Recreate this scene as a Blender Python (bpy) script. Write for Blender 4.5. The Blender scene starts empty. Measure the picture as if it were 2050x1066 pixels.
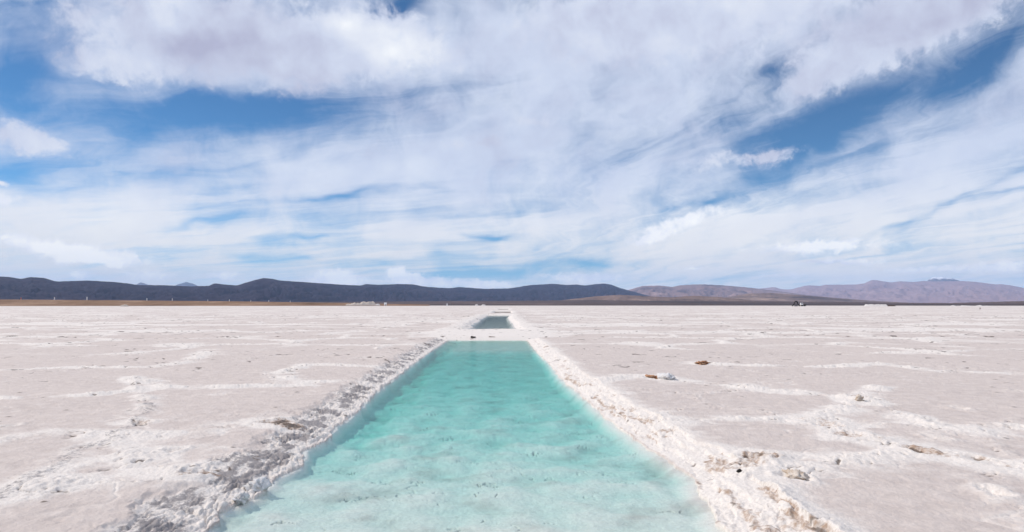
import bpy, math, random
import numpy as np
from mathutils import Vector

# ------------------------------------------------------------------ camera, sky, sun, exposure
scn = bpy.context.scene
COL = scn.collection
R = math.radians
F_PX, CX, CY, HORIZON, EYE = 1366.7, 1025.0, 533.0, 611.0, 1.5
PITCH = math.atan((HORIZON - CY) / F_PX)

cam_data = bpy.data.cameras.new("camera")
cam = bpy.data.objects.new("camera", cam_data)
COL.objects.link(cam)
cam.location = (0, 0, EYE)
cam.rotation_euler = (R(90) + PITCH, 0, 0)
cam_data.sensor_width = 36.0
cam_data.lens = 36.0 * F_PX / 2050.0
cam_data.clip_start = 0.1
cam_data.clip_end = 150000.0
scn.camera = cam

scn.view_settings.view_transform = 'Standard'
scn.view_settings.look = 'None'
scn.view_settings.exposure = 0.1
scn.view_settings.gamma = 1.0
scn.cycles.max_bounces = 6
scn.cycles.diffuse_bounces = 3
scn.cycles.glossy_bounces = 3
scn.cycles.transmission_bounces = 4
scn.cycles.transparent_max_bounces = 16
scn.cycles.volume_bounces = 2

SUN_EL, SUN_AZ = 44.0, -78.0        # azimuth from the view direction, negative is to the left
SUN_STRENGTH = 2.85
sun_data = bpy.data.lights.new("sun", 'SUN')
sun = bpy.data.objects.new("sun", sun_data)
COL.objects.link(sun)
sun_data.energy = SUN_STRENGTH
sun_data.angle = R(0.6)
sun_data.color = (1.0, 0.92, 0.83)
sdir = Vector((math.sin(R(SUN_AZ)) * math.cos(R(SUN_EL)), math.cos(R(SUN_AZ)) * math.cos(R(SUN_EL)), math.sin(R(SUN_EL))))
sun.rotation_euler = sdir.to_track_quat('Z', 'Y').to_euler()
sun.location = (-40, 10, 60)


def ray(px, py):
    """unit direction of the view through a photo pixel"""
    x, u = (px - CX) / F_PX, (CY - py) / F_PX
    c, s = math.cos(PITCH), math.sin(PITCH)
    v = Vector((x, c - u * s, s + u * c))
    return v.normalized()


def at(px, py, z=0.0):
    """point of the plane at height z seen at a photo pixel"""
    d = ray(px, py)
    t = (z - EYE) / d.z
    return Vector((d.x * t, d.y * t, z))


def azel(px, py):
    d = ray(px, py)
    return math.degrees(math.atan2(d.x, d.y)), math.degrees(math.asin(d.z))


class NT:
    """small helper that writes node trees"""

    def __init__(self, tree):
        self.t = tree

    def n(self, kind, **kw):
        nd = self.t.nodes.new(kind)
        for k, v in kw.items():
            setattr(nd, k, v)
        return nd

    def put(self, sock, v):
        if v is None:
            return
        if hasattr(v, 'is_linked') or hasattr(v, 'links'):
            self.t.links.new(v, sock)
        else:
            sock.default_value = v

    def m(self, op, a, b=None, c=None, clamp=False):
        nd = self.n('ShaderNodeMath', operation=op, use_clamp=clamp)
        for i, v in enumerate((a, b, c)):
            self.put(nd.inputs[i], v)
        return nd.outputs[0]

    def v(self, op, a, b=None):
        nd = self.n('ShaderNodeVectorMath', operation=op)
        self.put(nd.inputs[0], a)
        if b is not None:
            self.put(nd.inputs[3] if op == 'SCALE' else nd.inputs[1], b)
        return nd.outputs[1] if op in ('LENGTH', 'DISTANCE', 'DOT_PRODUCT') else nd.outputs[0]

    def sep(self, v):
        nd = self.n('ShaderNodeSeparateXYZ')
        self.put(nd.inputs[0], v)
        return nd.outputs

    def comb(self, x, y, z=0.0):
        nd = self.n('ShaderNodeCombineXYZ')
        for i, q in enumerate((x, y, z)):
            self.put(nd.inputs[i], q)
        return nd.outputs[0]

    def mapping(self, v, loc=(0, 0, 0), rot=(0, 0, 0), sca=(1, 1, 1), kind='POINT'):
        nd = self.n('ShaderNodeMapping', vector_type=kind)
        self.put(nd.inputs[0], v)
        nd.inputs['Location'].default_value = loc
        nd.inputs['Rotation'].default_value = rot
        nd.inputs['Scale'].default_value = sca
        return nd.outputs[0]

    def noise(self, v, scale, detail=4.0, rough=0.55, dist=0.0, color=False, dim='3D'):
        nd = self.n('ShaderNodeTexNoise', noise_dimensions=dim)
        self.put(nd.inputs['Vector'], v)
        nd.inputs['Scale'].default_value = scale
        nd.inputs['Detail'].default_value = detail
        nd.inputs['Roughness'].default_value = rough
        nd.inputs['Distortion'].default_value = dist
        return nd.outputs['Color' if color else 'Fac']

    def ss(self, x, lo, hi, a=0.0, b=1.0, kind='SMOOTHSTEP'):
        nd = self.n('ShaderNodeMapRange', interpolation_type=kind)
        for i, q in enumerate((x, lo, hi, a, b)):
            self.put(nd.inputs[i], q)
        return nd.outputs[0]

    def mix(self, f, a, b):
        nd = self.n('ShaderNodeMix', data_type='RGBA')
        self.put(nd.inputs[0], f)
        for i, q in ((6, a), (7, b)):
            if isinstance(q, tuple) and len(q) == 3:
                q = q + (1.0,)
            self.put(nd.inputs[i], q)
        return nd.outputs[2]

    def attr(self, name):
        nd = self.n('ShaderNodeAttribute', attribute_name=name)
        return nd.outputs['Fac']


world = bpy.data.worlds.new("World")
scn.world = world
world.use_nodes = True
wt = world.node_tree
wt.nodes.clear()
W = NT(wt)
BG = 0.1
sky = W.n('ShaderNodeTexSky', sky_type='NISHITA')
sky.sun_disc = False
sky.sun_elevation = R(SUN_EL)
sky.sun_rotation = R(SUN_AZ)
sky.altitude = 3400.0
sky.air_density = 1.0
sky.dust_density = 0.6
sky.ozone_density = 1.5
D = W.n('ShaderNodeTexCoord').outputs['Generated']
dx, dy, dz = W.sep(D)
AZ = W.m('MULTIPLY', W.m('ARCTAN2', dx, dy), 180 / math.pi)
EL = W.m('MULTIPLY', W.m('ARCSINE', dz), 180 / math.pi)
ANG = W.comb(AZ, EL)
# the flat layer the clouds lie in: streaks on it run together towards the horizon
inv = W.m('DIVIDE', 1.0, W.m('ADD', W.m('MAXIMUM', dz, 0.0), 0.07))
PL = W.comb(W.m('MULTIPLY', dx, inv), W.m('MULTIPLY', dy, inv))


def blobs(vec, items):
    """sum of soft ellipses placed by azimuth and elevation: (px, py, rx, ry, slope, weight)"""
    acc = None
    for px, py, rx, ry, sl, w in items:
        a, e = azel(px, py)
        a1 = azel(px + 20, py)[0]
        e1 = azel(px, py - 20)[1]
        kx, ky = (a1 - a) / 20, (e1 - e) / 20
        mv = W.mapping(vec, (a, e, 0), (0, 0, math.atan2(sl * ky, kx)), (max(rx * kx, 1e-3) * 1.6, max(ry * ky, 1e-3) * 1.6, 1), 'TEXTURE')
        g = W.n('ShaderNodeTexGradient', gradient_type='QUADRATIC_SPHERE')
        W.put(g.inputs[0], mv)
        acc = W.m('MULTIPLY', g.outputs['Fac'], w) if acc is None else W.m('MULTIPLY_ADD', g.outputs['Fac'], w, acc)
    return acc


def warp(vec, scale, amp, detail, z):
    c = W.noise(W.v('ADD', vec, (0, 0, z)), scale, detail, 0.6, 0, True)
    off = W.v('MULTIPLY', W.v('SUBTRACT', c, (0.5, 0.5, 0.5)), amp)
    return W.v('ADD', vec, off)


WA = warp(ANG, 0.09, (9.0, 4.5, 0), 3.0, 0.0)          # large soft bending
WC = warp(ANG, 1.3, (1.5, 0.9, 0), 6.0, 3.0)           # billows of the small far clouds
WB = warp(ANG, 0.33, (3.4, 2.6, 0), 5.0, 7.0)          # ragged cumulus edges
# ---- thin veil
streak_r = W.noise(W.mapping(WA, rot=(0, 0, R(-20)), sca=(0.05, 0.34, 1)), 1.0, 6.0, 0.62, 0.5)
WP = warp(PL, 0.6, (1.3, 1.0, 0), 5.0, 3.0)


def streaks(theta, lo, hi, seed):
    v_ = W.mapping(WP, rot=(0, 0, R(-theta)))
    return W.noise(W.v('ADD', W.v('MULTIPLY', v_, (lo, hi, 1)), (0, 0, seed)), 1.0, 8.0, 0.6, 0.35)


streak_p = streaks(-20, 0.45, 1.7, 2.0)
streak_q = streaks(-80, 0.40, 2.6, 9.0)
rightness = W.ss(AZ, -8.0, 10.0)
st = W.m('ADD', W.m('MULTIPLY', streak_q, rightness), W.m('MULTIPLY', streak_p, W.m('SUBTRACT', 1.0, rightness)))
veil_b = blobs(WA, [
    (390, 235, 330, 62, 0.0, -0.98), (250, 262, 200, 55, -0.05, -0.6), (40, 335, 110, 42, 0.15, -0.75),
    (560, 215, 140, 45, 0.0, -0.5), (70, 130, 150, 150, 0, -0.95), (250, 340, 230, 26, -0.1, -0.35),
    (1700, 240, 360, 75, 0.42, -0.95), (1950, 140, 200, 55, 0.5, -0.7), (1560, 260, 150, 60, 0.2, -0.55), (1520, 350, 140, 40, 0.3, -0.45),
    (1570, 130, 70, 60, 0, -0.55),
    (800, 15, 55, 34, 0, -1.2), (1960, 385, 190, 12, 0.2, -0.55), (1800, 432, 110, 10, 0.2, -0.4), (1400, 412, 70, 12, 0.3, -0.6),
    (970, 470, 60, 8, 0.0, -0.8), (700, 392, 190, 10, 0.1, -0.5), (420, 440, 220, 14, 0.12, -0.4), (640, 470, 200, 10, 0.1, -0.4),
    (1010, 540, 260, 24, 0.0, -0.75), (1190, 522, 120, 14, 0, -0.55), (820, 515, 260, 10, 0.03, -0.45), (560, 520, 200, 12, 0, -0.3),
    (980, 320, 360, 130, 0, 0.25), (1500, 450, 420, 60, 0.2, 0.35), (200, 440, 330, 60, 0, 0.4), (680, 345, 190, 40, 0, 0.35),
    (1900, 330, 300, 60, 0.35, 0.35), (1100, 130, 240, 140, 0, 0.3), (150, 560, 420, 60, 0, 0.3), (1650, 540, 500, 40, 0, 0.35),
])
veil = W.m('ADD', W.m('ADD', 0.62, W.m('MULTIPLY', W.m('SUBTRACT', st, 0.5), 2.0)), veil_b)
veil = W.m('ADD', veil, W.m('MULTIPLY', W.m('SUBTRACT', streak_r, 0.5), 0.25))
mott = W.noise(W.v('ADD', WA, (0, 60, 0)), 0.19, 8.0, 0.62, 0.3)
veil = W.m('ADD', veil, W.m('MULTIPLY', W.m('SUBTRACT', mott, 0.5), 1.25))
veil = W.m('MULTIPLY', W.ss(veil, -0.2, 0.95), 0.95)
# ---- thicker, crisper clouds
fine = W.noise(W.v('ADD', ANG, (40, 0, 0)), 0.55, 8.0, 0.62, 0.3)
cum_b = blobs(WB, [
    (450, 70, 340, 112, 0.0, 1.5), (230, 130, 120, 50, 0, 0.8), (740, 85, 130, 80, 0, 1.2), (620, 110, 130, 70, 0, 0.8),
    (1450, 20, 420, 120, 0, 1.25), (1850, 40, 300, 75, 0.32, 1.5), (1690, 120, 140, 50, 0.4, 0.8), (1200, 60, 240, 90, 0, 0.7),
    (55, 275, 110, 30, -0.3, 1.15), (0, 360, 30, 9, 0, 1.0), (10, 405, 80, 22, 0, 0.7), (1605, 175, 32, 26, 0, 0.9),
    (1510, 318, 120, 24, 0.1, 0.85), (1400, 330, 80, 40, 0, 0.45), (1380, 440, 130, 24, 0.25, 0.8), (1300, 478, 80, 14, 0.1, 0.7),
    (1070, 240, 70, 22, 0, 0.6), (960, 290, 100, 18, 0, 0.55), (900, 120, 60, 50, 0, 0.6), 
    (850, 60, 70, 60, 0, 0.3),
])
low_b = blobs(WC, [
    (130, 500, 230, 22, -0.1, 1.25), (210, 518, 120, 14, -0.1, 0.9), (1640, 494, 200, 20, 0, 1.0), (672, 560, 66, 20, 0, 1.5), (690, 552, 30, 16, 0, 0.7), (800, 545, 30, 18, 0, 0.9), (825, 558, 70, 16, 0, 1.4), (915, 568, 80, 12, 0, 1.2),
    (1180, 556, 130, 14, 0, 1.1), (170, 553, 40, 12, 0, 1.2), (300, 553, 70, 12, 0, 1.1), (440, 552, 60, 11, 0, 0.9), (990, 570, 60, 10, 0, 1.0),
    (1680, 525, 140, 10, 0, 0.8), (1860, 540, 180, 11, 0, 0.8), (2010, 535, 80, 16, 0, 0.8), (1390, 537, 40, 6, 0, 0.7), (1560, 552, 120, 8, 0, 0.6), (120, 522, 50, 12, 0, 0.8),
])
cum = W.m('ADD', cum_b, W.m('MULTIPLY', W.m('MULTIPLY', W.m('SUBTRACT', fine, 0.5), 2.0), W.ss(cum_b, 0.02, 0.35)))
bill = W.noise(W.v('ADD', WC, (0, 80, 0)), 0.9, 8.0, 0.65, 0.4)
low_k = W.ss(low_b, 0.02, 0.35)
low_b = W.m('ADD', low_b, W.m('MULTIPLY', W.m('MULTIPLY', W.m('SUBTRACT', bill, 0.5), 1.9), low_k))
cum_a = W.m('MAXIMUM', W.ss(cum, 0.12, 0.68), W.ss(W.m('ADD', low_b, W.m('MULTIPLY', W.m('MULTIPLY', W.m('SUBTRACT', fine, 0.5), 0.5), low_k)), 0.15, 0.75, 0.0, 0.85))
# ---- light and dark of the clouds themselves
tone_b = blobs(WA, [
    (390, 110, 200, 75, 0, -0.34), (560, 90, 140, 60, 0, -0.25), (780, 95, 75, 55, 0, 0.75), (700, 40, 90, 40, 0, 0.5), (1880, 45, 280, 80, 0.2, -0.38), (1650, 70, 140, 60, 0, -0.15),
    (800, 200, 160, 60, 0, -0.25), (1000, 100, 120, 60, 0, -0.1), (690, 340, 190, 36, 0, 0.3), (140, 488, 200, 20, -0.1, 0.75), (200, 522, 160, 12, -0.1, -0.5), (1640, 490, 220, 16, 0, 0.7),
    (1620, 520, 180, 10, 0, -0.5), (1850, 540, 200, 14, 0, -0.3), (250, 420, 280, 60, 0, 0.25), (1500, 420, 300, 60, 0.3, 0.35), (670, 548, 60, 12, 0, 0.6), (810, 544, 60, 12, 0, 0.6), (1250, 400, 240, 60, 0, 0.15),
    (120, 120, 130, 110, 0, -0.2), (1850, 470, 300, 50, 0, 0.25), (1100, 470, 300, 60, 0, 0.1), (60, 280, 120, 30, 0, 0.1),
])
lump = W.noise(W.v('ADD', WA, (0, 30, 0)), 0.20, 5.0, 0.5, 0.2)
tone = W.m('ADD', W.m('ADD', 0.42, W.m('MULTIPLY', W.m('SUBTRACT', lump, 0.5), 1.1)), tone_b)
tone = W.m('ADD', tone, W.m('MULTIPLY', W.m('SUBTRACT', fine, 0.5), 0.4))
tone = W.m('ADD', tone, W.m('MULTIPLY', W.m('MULTIPLY', W.m('SUBTRACT', bill, 0.5), 1.2), W.ss(EL, 7.0, 3.0)))
tone = W.m('ADD', tone, W.m('MULTIPLY', W.ss(EL, 14.0, 1.0), 0.3), clamp=True)
K = 1.0 / BG
ramp = W.n('ShaderNodeValToRGB')
W.put(ramp.inputs[0], tone)
cr = ramp.color_ramp
cr.elements[0].position = 0.0
cr.elements[0].color = (0.44, 0.45, 0.60, 1)
cr.elements[1].position = 1.0
cr.elements[1].color = (0.90, 0.92, 0.95, 1)
e_ = cr.elements.new(0.42)
e_.color = (0.62, 0.67, 0.81, 1)
cloud_col = W.v('SCALE', ramp.outputs[0], W.m('MULTIPLY', W.ss(EL, 13.0, 0.5, 1.0, 1.38), K))
cloud_col = W.v('MULTIPLY', cloud_col, W.mix(W.ss(EL, 12.0, 3.0), (1.0, 1.0, 1.0), (1.03, 0.985, 0.91)))
vc = W.mix(0.4, cloud_col, (0.66 * K, 0.74 * K, 0.90 * K))
vc = W.mix(W.ss(EL, 11.0, 3.0, 0.0, 0.75), vc, (1.05 * K, 1.0 * K, 0.92 * K))
blue = W.v('MULTIPLY', sky.outputs[0], W.mix(W.ss(EL, 20.0, 4.0), (0.31, 0.69, 0.91), (0.46, 0.90, 1.08)))
c1 = W.mix(veil, blue, vc)
c2 = W.mix(cum_a, c1, cloud_col)
bg = W.n('ShaderNodeBackground')
W.put(bg.inputs[0], c2)
bg.inputs[1].default_value = BG
wo = W.n('ShaderNodeOutputWorld')
wt.links.new(bg.outputs[0], wo.inputs[0])
world.cycles.sampling_method = 'MANUAL'
world.cycles.sample_map_resolution = 512

# ------------------------------------------------------------------ numeric noise


def _h(ix, iy, seed):
    h = (ix.astype(np.int64) * 374761393 + iy.astype(np.int64) * 668265263 + seed * 1442695041) & 0xFFFFFFFF
    h = ((h ^ (h >> 13)) * 1274126177) & 0xFFFFFFFF
    h = ((h ^ (h >> 15)) * 2246822519) & 0xFFFFFFFF
    return h ^ (h >> 16)


def perlin(x, y, seed=0):
    ix, iy = np.floor(x), np.floor(y)
    fx, fy = x - ix, y - iy
    u, v = fx * fx * fx * (fx * (fx * 6 - 15) + 10), fy * fy * fy * (fy * (fy * 6 - 15) + 10)

    def g(ox, oy):
        a = _h(ix + ox, iy + oy, seed).astype(np.float64) * (2 * math.pi / 4294967296.0)
        return np.cos(a) * (fx - ox) + np.sin(a) * (fy - oy)
    a = g(0, 0)
    a = a + u * (g(1, 0) - a)
    b = g(0, 1)
    b = b + u * (g(1, 1) - b)
    return (a + v * (b - a)) * 1.5


def fbm(x, y, octv=4, seed=0, gain=0.5):
    s, amp, fr = 0.0, 1.0, 1.0
    for i in range(octv):
        s = s + amp * perlin(x * fr + 17.3 * i, y * fr - 9.1 * i, seed + i)
        amp *= gain
        fr *= 2.03
    return s


def worley(x, y, seed=0, jit=0.9):
    ix, iy = np.floor(x), np.floor(y)
    f1 = np.full(x.shape, 9.0)
    f2 = np.full(x.shape, 9.0)
    idn = np.zeros(x.shape)
    for oy in (-1, 0, 1):
        for ox in (-1, 0, 1):
            h = _h(ix + ox, iy + oy, seed)
            px = ix + ox + 0.5 + jit * ((h & 0xFFFF) / 65535.0 - 0.5)
            py = iy + oy + 0.5 + jit * (((h >> 16) & 0xFFFF) / 65535.0 - 0.5)
            d = np.hypot(x - px, y - py)
            new = d < f1
            f2 = np.where(new, f1, np.minimum(f2, d))
            idn = np.where(new, (h & 1023) / 1023.0, idn)
            f1 = np.where(new, d, f1)
    return f1, f2, idn


def sst(x, a, b):
    t = np.clip((x - a) / (b - a), 0, 1)
    return t * t * (3 - 2 * t)


def gau(x, w):
    return np.exp(-(x / w) ** 2)


def tag(o, label=None, cat=None, group=None, kind=None):
    for k, v in (('label', label), ('category', cat), ('group', group), ('kind', kind)):
        if v:
            o[k] = v
    return o


def link(name, verts, faces, mat, parent=None, smooth=False):
    me = bpy.data.meshes.new(name)
    me.from_pydata([tuple(v) for v in verts], [], [tuple(f) for f in faces])
    me.materials.append(mat)
    if smooth:
        me.polygons.foreach_set('use_smooth', np.ones(len(me.polygons), dtype=bool))
    me.update()
    o = bpy.data.objects.new(name, me)
    COL.objects.link(o)
    o.parent = parent
    return o


def grid_mesh(name, X, Y, Z, mat, attrs=None, wrap=False, centre=None):
    """sheet over a (rows, columns) array of points"""
    nr, nc = X.shape
    co = np.stack((X, Y, Z), -1).reshape(-1, 3).astype(np.float32)
    i = np.arange(nr * nc, dtype=np.int32).reshape(nr, nc)
    a, b = i[:-1], i[1:]
    if wrap:
        q = np.stack((a, np.roll(a, -1, 1), np.roll(b, -1, 1), b), -1)
    else:
        q = np.stack((a[:, :-1], a[:, 1:], b[:, 1:], b[:, :-1]), -1)
    q = q.reshape(-1, 4)[:, ::-1]
    loops = q.reshape(-1)
    starts = np.arange(len(q), dtype=np.int32) * 4
    if centre is not None:
        co = np.vstack((co, np.array([centre], dtype=np.float32)))
        r0 = i[0]
        tri = np.stack((np.roll(r0, -1), r0, np.full(nc, nr * nc)), -1)[:, ::-1]
        starts = np.concatenate((starts, len(loops) + np.arange(nc, dtype=np.int32) * 3))
        loops = np.concatenate((loops, tri.reshape(-1)))
    me = bpy.data.meshes.new(name)
    me.vertices.add(len(co))
    me.vertices.foreach_set('co', co.ravel())
    me.loops.add(len(loops))
    me.loops.foreach_set('vertex_index', loops.astype(np.int32))
    me.polygons.add(len(starts))
    me.polygons.foreach_set('loop_start', starts.astype(np.int32))
    me.polygons.foreach_set('use_smooth', np.ones(len(starts), dtype=bool))
    me.update(calc_edges=True)
    for k, val in (attrs or {}).items():
        at_ = me.attributes.new(k, 'FLOAT', 'POINT')
        val = val.reshape(-1).astype(np.float32)
        if centre is not None:
            val = np.append(val, val[0])
        at_.data.foreach_set('value', val)
    me.materials.append(mat)
    o = bpy.data.objects.new(name, me)
    COL.objects.link(o)
    return o


def material(name):
    m = bpy.data.materials.new(name)
    m.use_nodes = True
    m.node_tree.nodes.clear()
    h = NT(m.node_tree)
    out = h.n('ShaderNodeOutputMaterial')
    return m, h, out


def principled(h, out, col, rough=0.85, normal=None, spec=0.3, metal=0.0):
    p = h.n('ShaderNodeBsdfPrincipled')
    if isinstance(col, tuple) and len(col) == 3:
        col = col + (1.0,)
    h.put(p.inputs['Base Color'], col)
    h.put(p.inputs['Roughness'], rough)
    p.inputs['Specular IOR Level'].default_value = spec
    p.inputs['Metallic'].default_value = metal
    if normal is not None:
        h.put(p.inputs['Normal'], normal)
    h.t.links.new(p.outputs[0], out.inputs['Surface'])
    return p


def bump(h, height, strength, dist, prev=None):
    b = h.n('ShaderNodeBump')
    b.inputs['Strength'].default_value = strength
    b.inputs['Distance'].default_value = dist
    h.put(b.inputs['Height'], height)
    if prev is not None:
        h.put(b.inputs['Normal'], prev)
    return b.outputs[0]


def plain_mat(name, col, rough=0.8, var=0.15, scale=3.0):
    m, h, out = material(name)
    p = h.n('ShaderNodeTexCoord').outputs['Object']
    nz = h.noise(p, scale, 5)
    c = h.mix(nz, tuple(k * (1 - var) for k in col), tuple(min(1, k * (1 + var)) for k in col))
    principled(h, out, c, rough, bump(h, nz, 0.3, 0.05))
    return m


# ------------------------------------------------------------------ salt material
salt_mat, S, so = material("salt_crust")
pos = S.n('ShaderNodeNewGeometry').outputs['Position']
n_big = S.noise(pos, 0.55, 6, 0.6)
n_mid = S.noise(pos, 4.5, 8, 0.65)
n_fine = S.noise(pos, 38.0, 6, 0.7)
n_grain = S.noise(pos, 150.0, 3, 0.6)
wt_ = S.attr('white')
crust = S.mix(S.ss(n_mid, 0.3, 0.72), (0.545, 0.468, 0.425), (0.645, 0.565, 0.515))
crust = S.mix(S.ss(n_big, 0.35, 0.7, 0.0, 0.35), crust, (0.68, 0.59, 0.53))
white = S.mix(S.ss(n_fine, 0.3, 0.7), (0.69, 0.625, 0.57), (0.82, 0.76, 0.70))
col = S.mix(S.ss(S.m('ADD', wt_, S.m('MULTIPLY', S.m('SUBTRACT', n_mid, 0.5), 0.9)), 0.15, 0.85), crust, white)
grey = S.ss(S.m('ADD', S.attr('grey'), S.m('MULTIPLY', S.m('SUBTRACT', S.noise(pos, 17.0, 8, 0.72), 0.5), 2.6)), 0.35, 0.95)
col = S.mix(S.m('MULTIPLY', grey, 0.8), col, (0.20, 0.18, 0.185))
rust_n = S.ss(S.m('ADD', S.attr('rust'), S.m('MULTIPLY', S.m('SUBTRACT', S.noise(pos, 14.0, 7, 0.75), 0.5), 2.2)), 0.45, 1.1)
rust_c = S.mix(S.noise(pos, 20.0, 4), (0.42, 0.25, 0.14), (0.20, 0.10, 0.05))
col = S.mix(S.m('MULTIPLY', rust_n, 0.8), col, rust_c)
col = S.mix(S.m('MULTIPLY', S.ss(S.attr('dark'), 0.35, 0.8), 0.85), col, (0.11, 0.08, 0.062))
nb = bump(S, n_mid, 0.6, 0.03)
nb = bump(S, n_fine, 0.8, 0.010, nb)
nb = bump(S, n_grain, 0.4, 0.0025, nb)
principled(S, so, col, 0.8, nb, 0.25)

# ------------------------------------------------------------------ salt flat with its pools
WZ = -0.15
left_px = [(405, 1066), (432, 1026), (509, 998), (552, 963), (599, 933), (612, 902), (653, 881), (678, 854), (719, 821), (752, 788), (799, 752), (853, 711), (895, 683)]
right_px = [(1454, 1066), (1440, 1043), (1426, 1016), (1399, 992), (1395, 961), (1371, 947), (1340, 923), (1306, 903), (1255, 868), (1220, 841), (1179, 806), (1121, 758), (1100, 729), (1082, 713), (1055, 682)]


def edge(pxs, z):
    p = sorted([at(q[0], q[1], q[2] if len(q) > 2 else z) for q in pxs], key=lambda v: v.y)
    return np.array([v.y for v in p]), np.array([v.x for v in p])


def pool(l_px, r_px, z, near=None):
    ly, lx = edge(l_px, z)
    ry, rx = edge(r_px, z)
    y0 = near if near is not None else min(ly[0], ry[0])
    y1 = max(ly[-1], ry[-1])
    return dict(ly=ly, lx=lx, ry=ry, rx=rx, y0=y0, y1=y1, z=z)


POOLS = [
    pool(left_px, right_px, WZ, 2.4),
    pool([(936, 657.0, 0.05), (945, 652), (955, 645), (964, 638), (977, 632)], [(1034, 657.0, 0.05), (1027, 649), (1020, 642), (1017, 637), (1021, 632)], WZ),
    pool([(988, 626.2, 0.05), (992, 622.9, 0.0)], [(1020.5, 626.2, 0.05), (1020, 622.9, 0.0)], -0.3),
    pool([(997, 620.0, 0.05), (999, 618.5, 0.0)], [(1016.5, 620.0, 0.05), (1016, 618.5, 0.0)], -0.3),
    pool([(1000, 616.7, 0.05), (1001, 616.1, 0.0)], [(1014, 616.7, 0.05), (1014, 616.1, 0.0)], -0.3),
]

# ridges of pushed-up salt: photo pixels on the flat, half width m, height m, white, grey, rust
RIDGES = [
    ([(-160, 1060), (-60, 1015), (40, 975), (110, 930), (200, 885), (265, 850), (300, 810)], 0.17, 0.02, 0.4, 0.55, 0.05),  # grey paints the shadow streak along this rough line
    ([(-100, 890), (0, 880), (110, 868), (200, 872), (330, 868), (440, 856), (560, 846), (610, 850)], 0.24, 0.06, 1.0, 0.0, 0.25),
    ([(200, 890), (300, 925), (390, 945), (450, 938), (500, 900)], 0.22, 0.05, 1.0, 0.1, 0.2),
    ([(80, 985), (160, 940), (260, 930)], 0.25, 0.035, 0.9, 0.0, 0.1),
    ([(-80, 800), (60, 797), (180, 792), (290, 785)], 0.16, 0.04, 1.0, 0.0, 0.0),
    ([(265, 757), (340, 777), (460, 776), (600, 770), (640, 765)], 0.22, 0.06, 0.95, 0.15, 0.05),
    ([(-60, 745), (120, 737), (300, 736), (380, 725), (420, 700)], 0.2, 0.05, 1.0, 0.0, 0.0),
    ([(300, 810), (280, 790), (265, 757)], 0.15, 0.05, 0.7, 0.3, 0.05),
    ([(600, 770), (570, 745), (620, 730), (760, 735)], 0.2, 0.05, 0.9, 0.1, 0.0),
    ([(1190, 765), (1260, 752), (1320, 757), (1380, 765), (1460, 772), (1560, 783), (1660, 790), (1720, 797)], 0.24, 0.06, 1.0, 0.0, 0.12),
    ([(1270, 835), (1380, 842), (1500, 841), (1620, 840), (1680, 862), (1760, 885), (1830, 903), (1950, 918), (2100, 950)], 0.22, 0.055, 0.95, 0.0, 0.3),
    ([(1620, 840), (1680, 820), (1725, 798), (1760, 775)], 0.2, 0.05, 1.0, 0.0, 0.1),
    ([(1725, 798), (1800, 828), (1870, 850), (1990, 870)], 0.2, 0.05, 0.9, 0.0, 0.25),
    ([(1430, 945), (1520, 915), (1620, 935), (1750, 915), (1830, 903)], 0.3, 0.06, 1.0, 0.0, 0.15),
    ([(1760, 730), (1900, 745), (2080, 750)], 0.2, 0.05, 1.0, 0.0, 0.0),
    ([(1380, 727), (1500, 732), (1640, 735), (1760, 730)], 0.22, 0.06, 1.0, 0.0, 0.1),
]
# pits with rust coloured mud: photo pixel, size m, rust, dark
PITS = [((560, 845), 0.17, 1.0, 1.3), ((588, 848), 0.14, 1.0, 1.2), ((532, 847), 0.10, 0.9, 0.8), ((1318, 757), 0.30, 1.0, 0.3), ((1405, 727), 0.22, 0.9, 0.2), ((1590, 783), 0.16, 0.7, 0.25), ((1522, 916), 0.15, 1.0, 1.2),
        ((1828, 903), 0.13, 0.9, 1.3), ((1918, 816), 0.14, 0.6, 0.5), ((1725, 797), 0.16, 0.9, 0.0), ((398, 943), 0.12, 0.8, 0.7), ((274, 925), 0.08, 0.7, 0.6),
        ((1475, 945), 0.08, 0.4, 0.3), ((1265, 686), 0.25, 0.3, 0.8), ((1885, 878), 0.12, 0.8, 0.0), ((1990, 985), 0.10, 0.7, 0.0), ((1940, 918), 0.12, 0.8, 0.0),
        ((1590, 955), 0.10, 0.6, 0.2), ((350, 902), 0.1, 0.9, 0.0), ((1680, 735), 0.16, 0.4, 0.5), ((2036, 783), 0.12, 0.5, 0.7), ((2040, 855), 0.1, 0.6, 0.7),
        ((280, 845), 0.10, 1.0, 0.0), ((5, 855), 0.12, 0.9, 0.4), ((755, 760), 0.2, 0.3, 0.6), ((1500, 927), 0.16, 0.9, 0.2), ((1700, 870), 0.2, 0.8, 0.0), ((1650, 850), 0.2, 0.8, 0.0)]


# broken ledges of the crust beside the pool: photo pixels, step m, width m
LIPS = [([(1436, 966), (1462, 985), (1500, 1006), (1530, 1030), (1560, 1050), (1600, 1090)], 0.055, 0.22),
        ([(1400, 985), (1440, 1020), (1480, 1060), (1500, 1090)], 0.03, 0.12),
        ([(1190, 782), (1212, 797), (1250, 822), (1290, 838)], 0.035, 0.16),
        ([(1128, 740), (1150, 756), (1175, 765)], 0.035, 0.15),
        ([(1470, 926), (1500, 918), (1545, 925)], 0.03, 0.12),
        ([(1520, 975), (1560, 1000), (1600, 1030), (1650, 1070), (1690, 1100)], 0.035, 0.2),
        ([(1390, 968), (1412, 1000), (1440, 1045), (1455, 1090)], 0.02, 0.08)]


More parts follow.
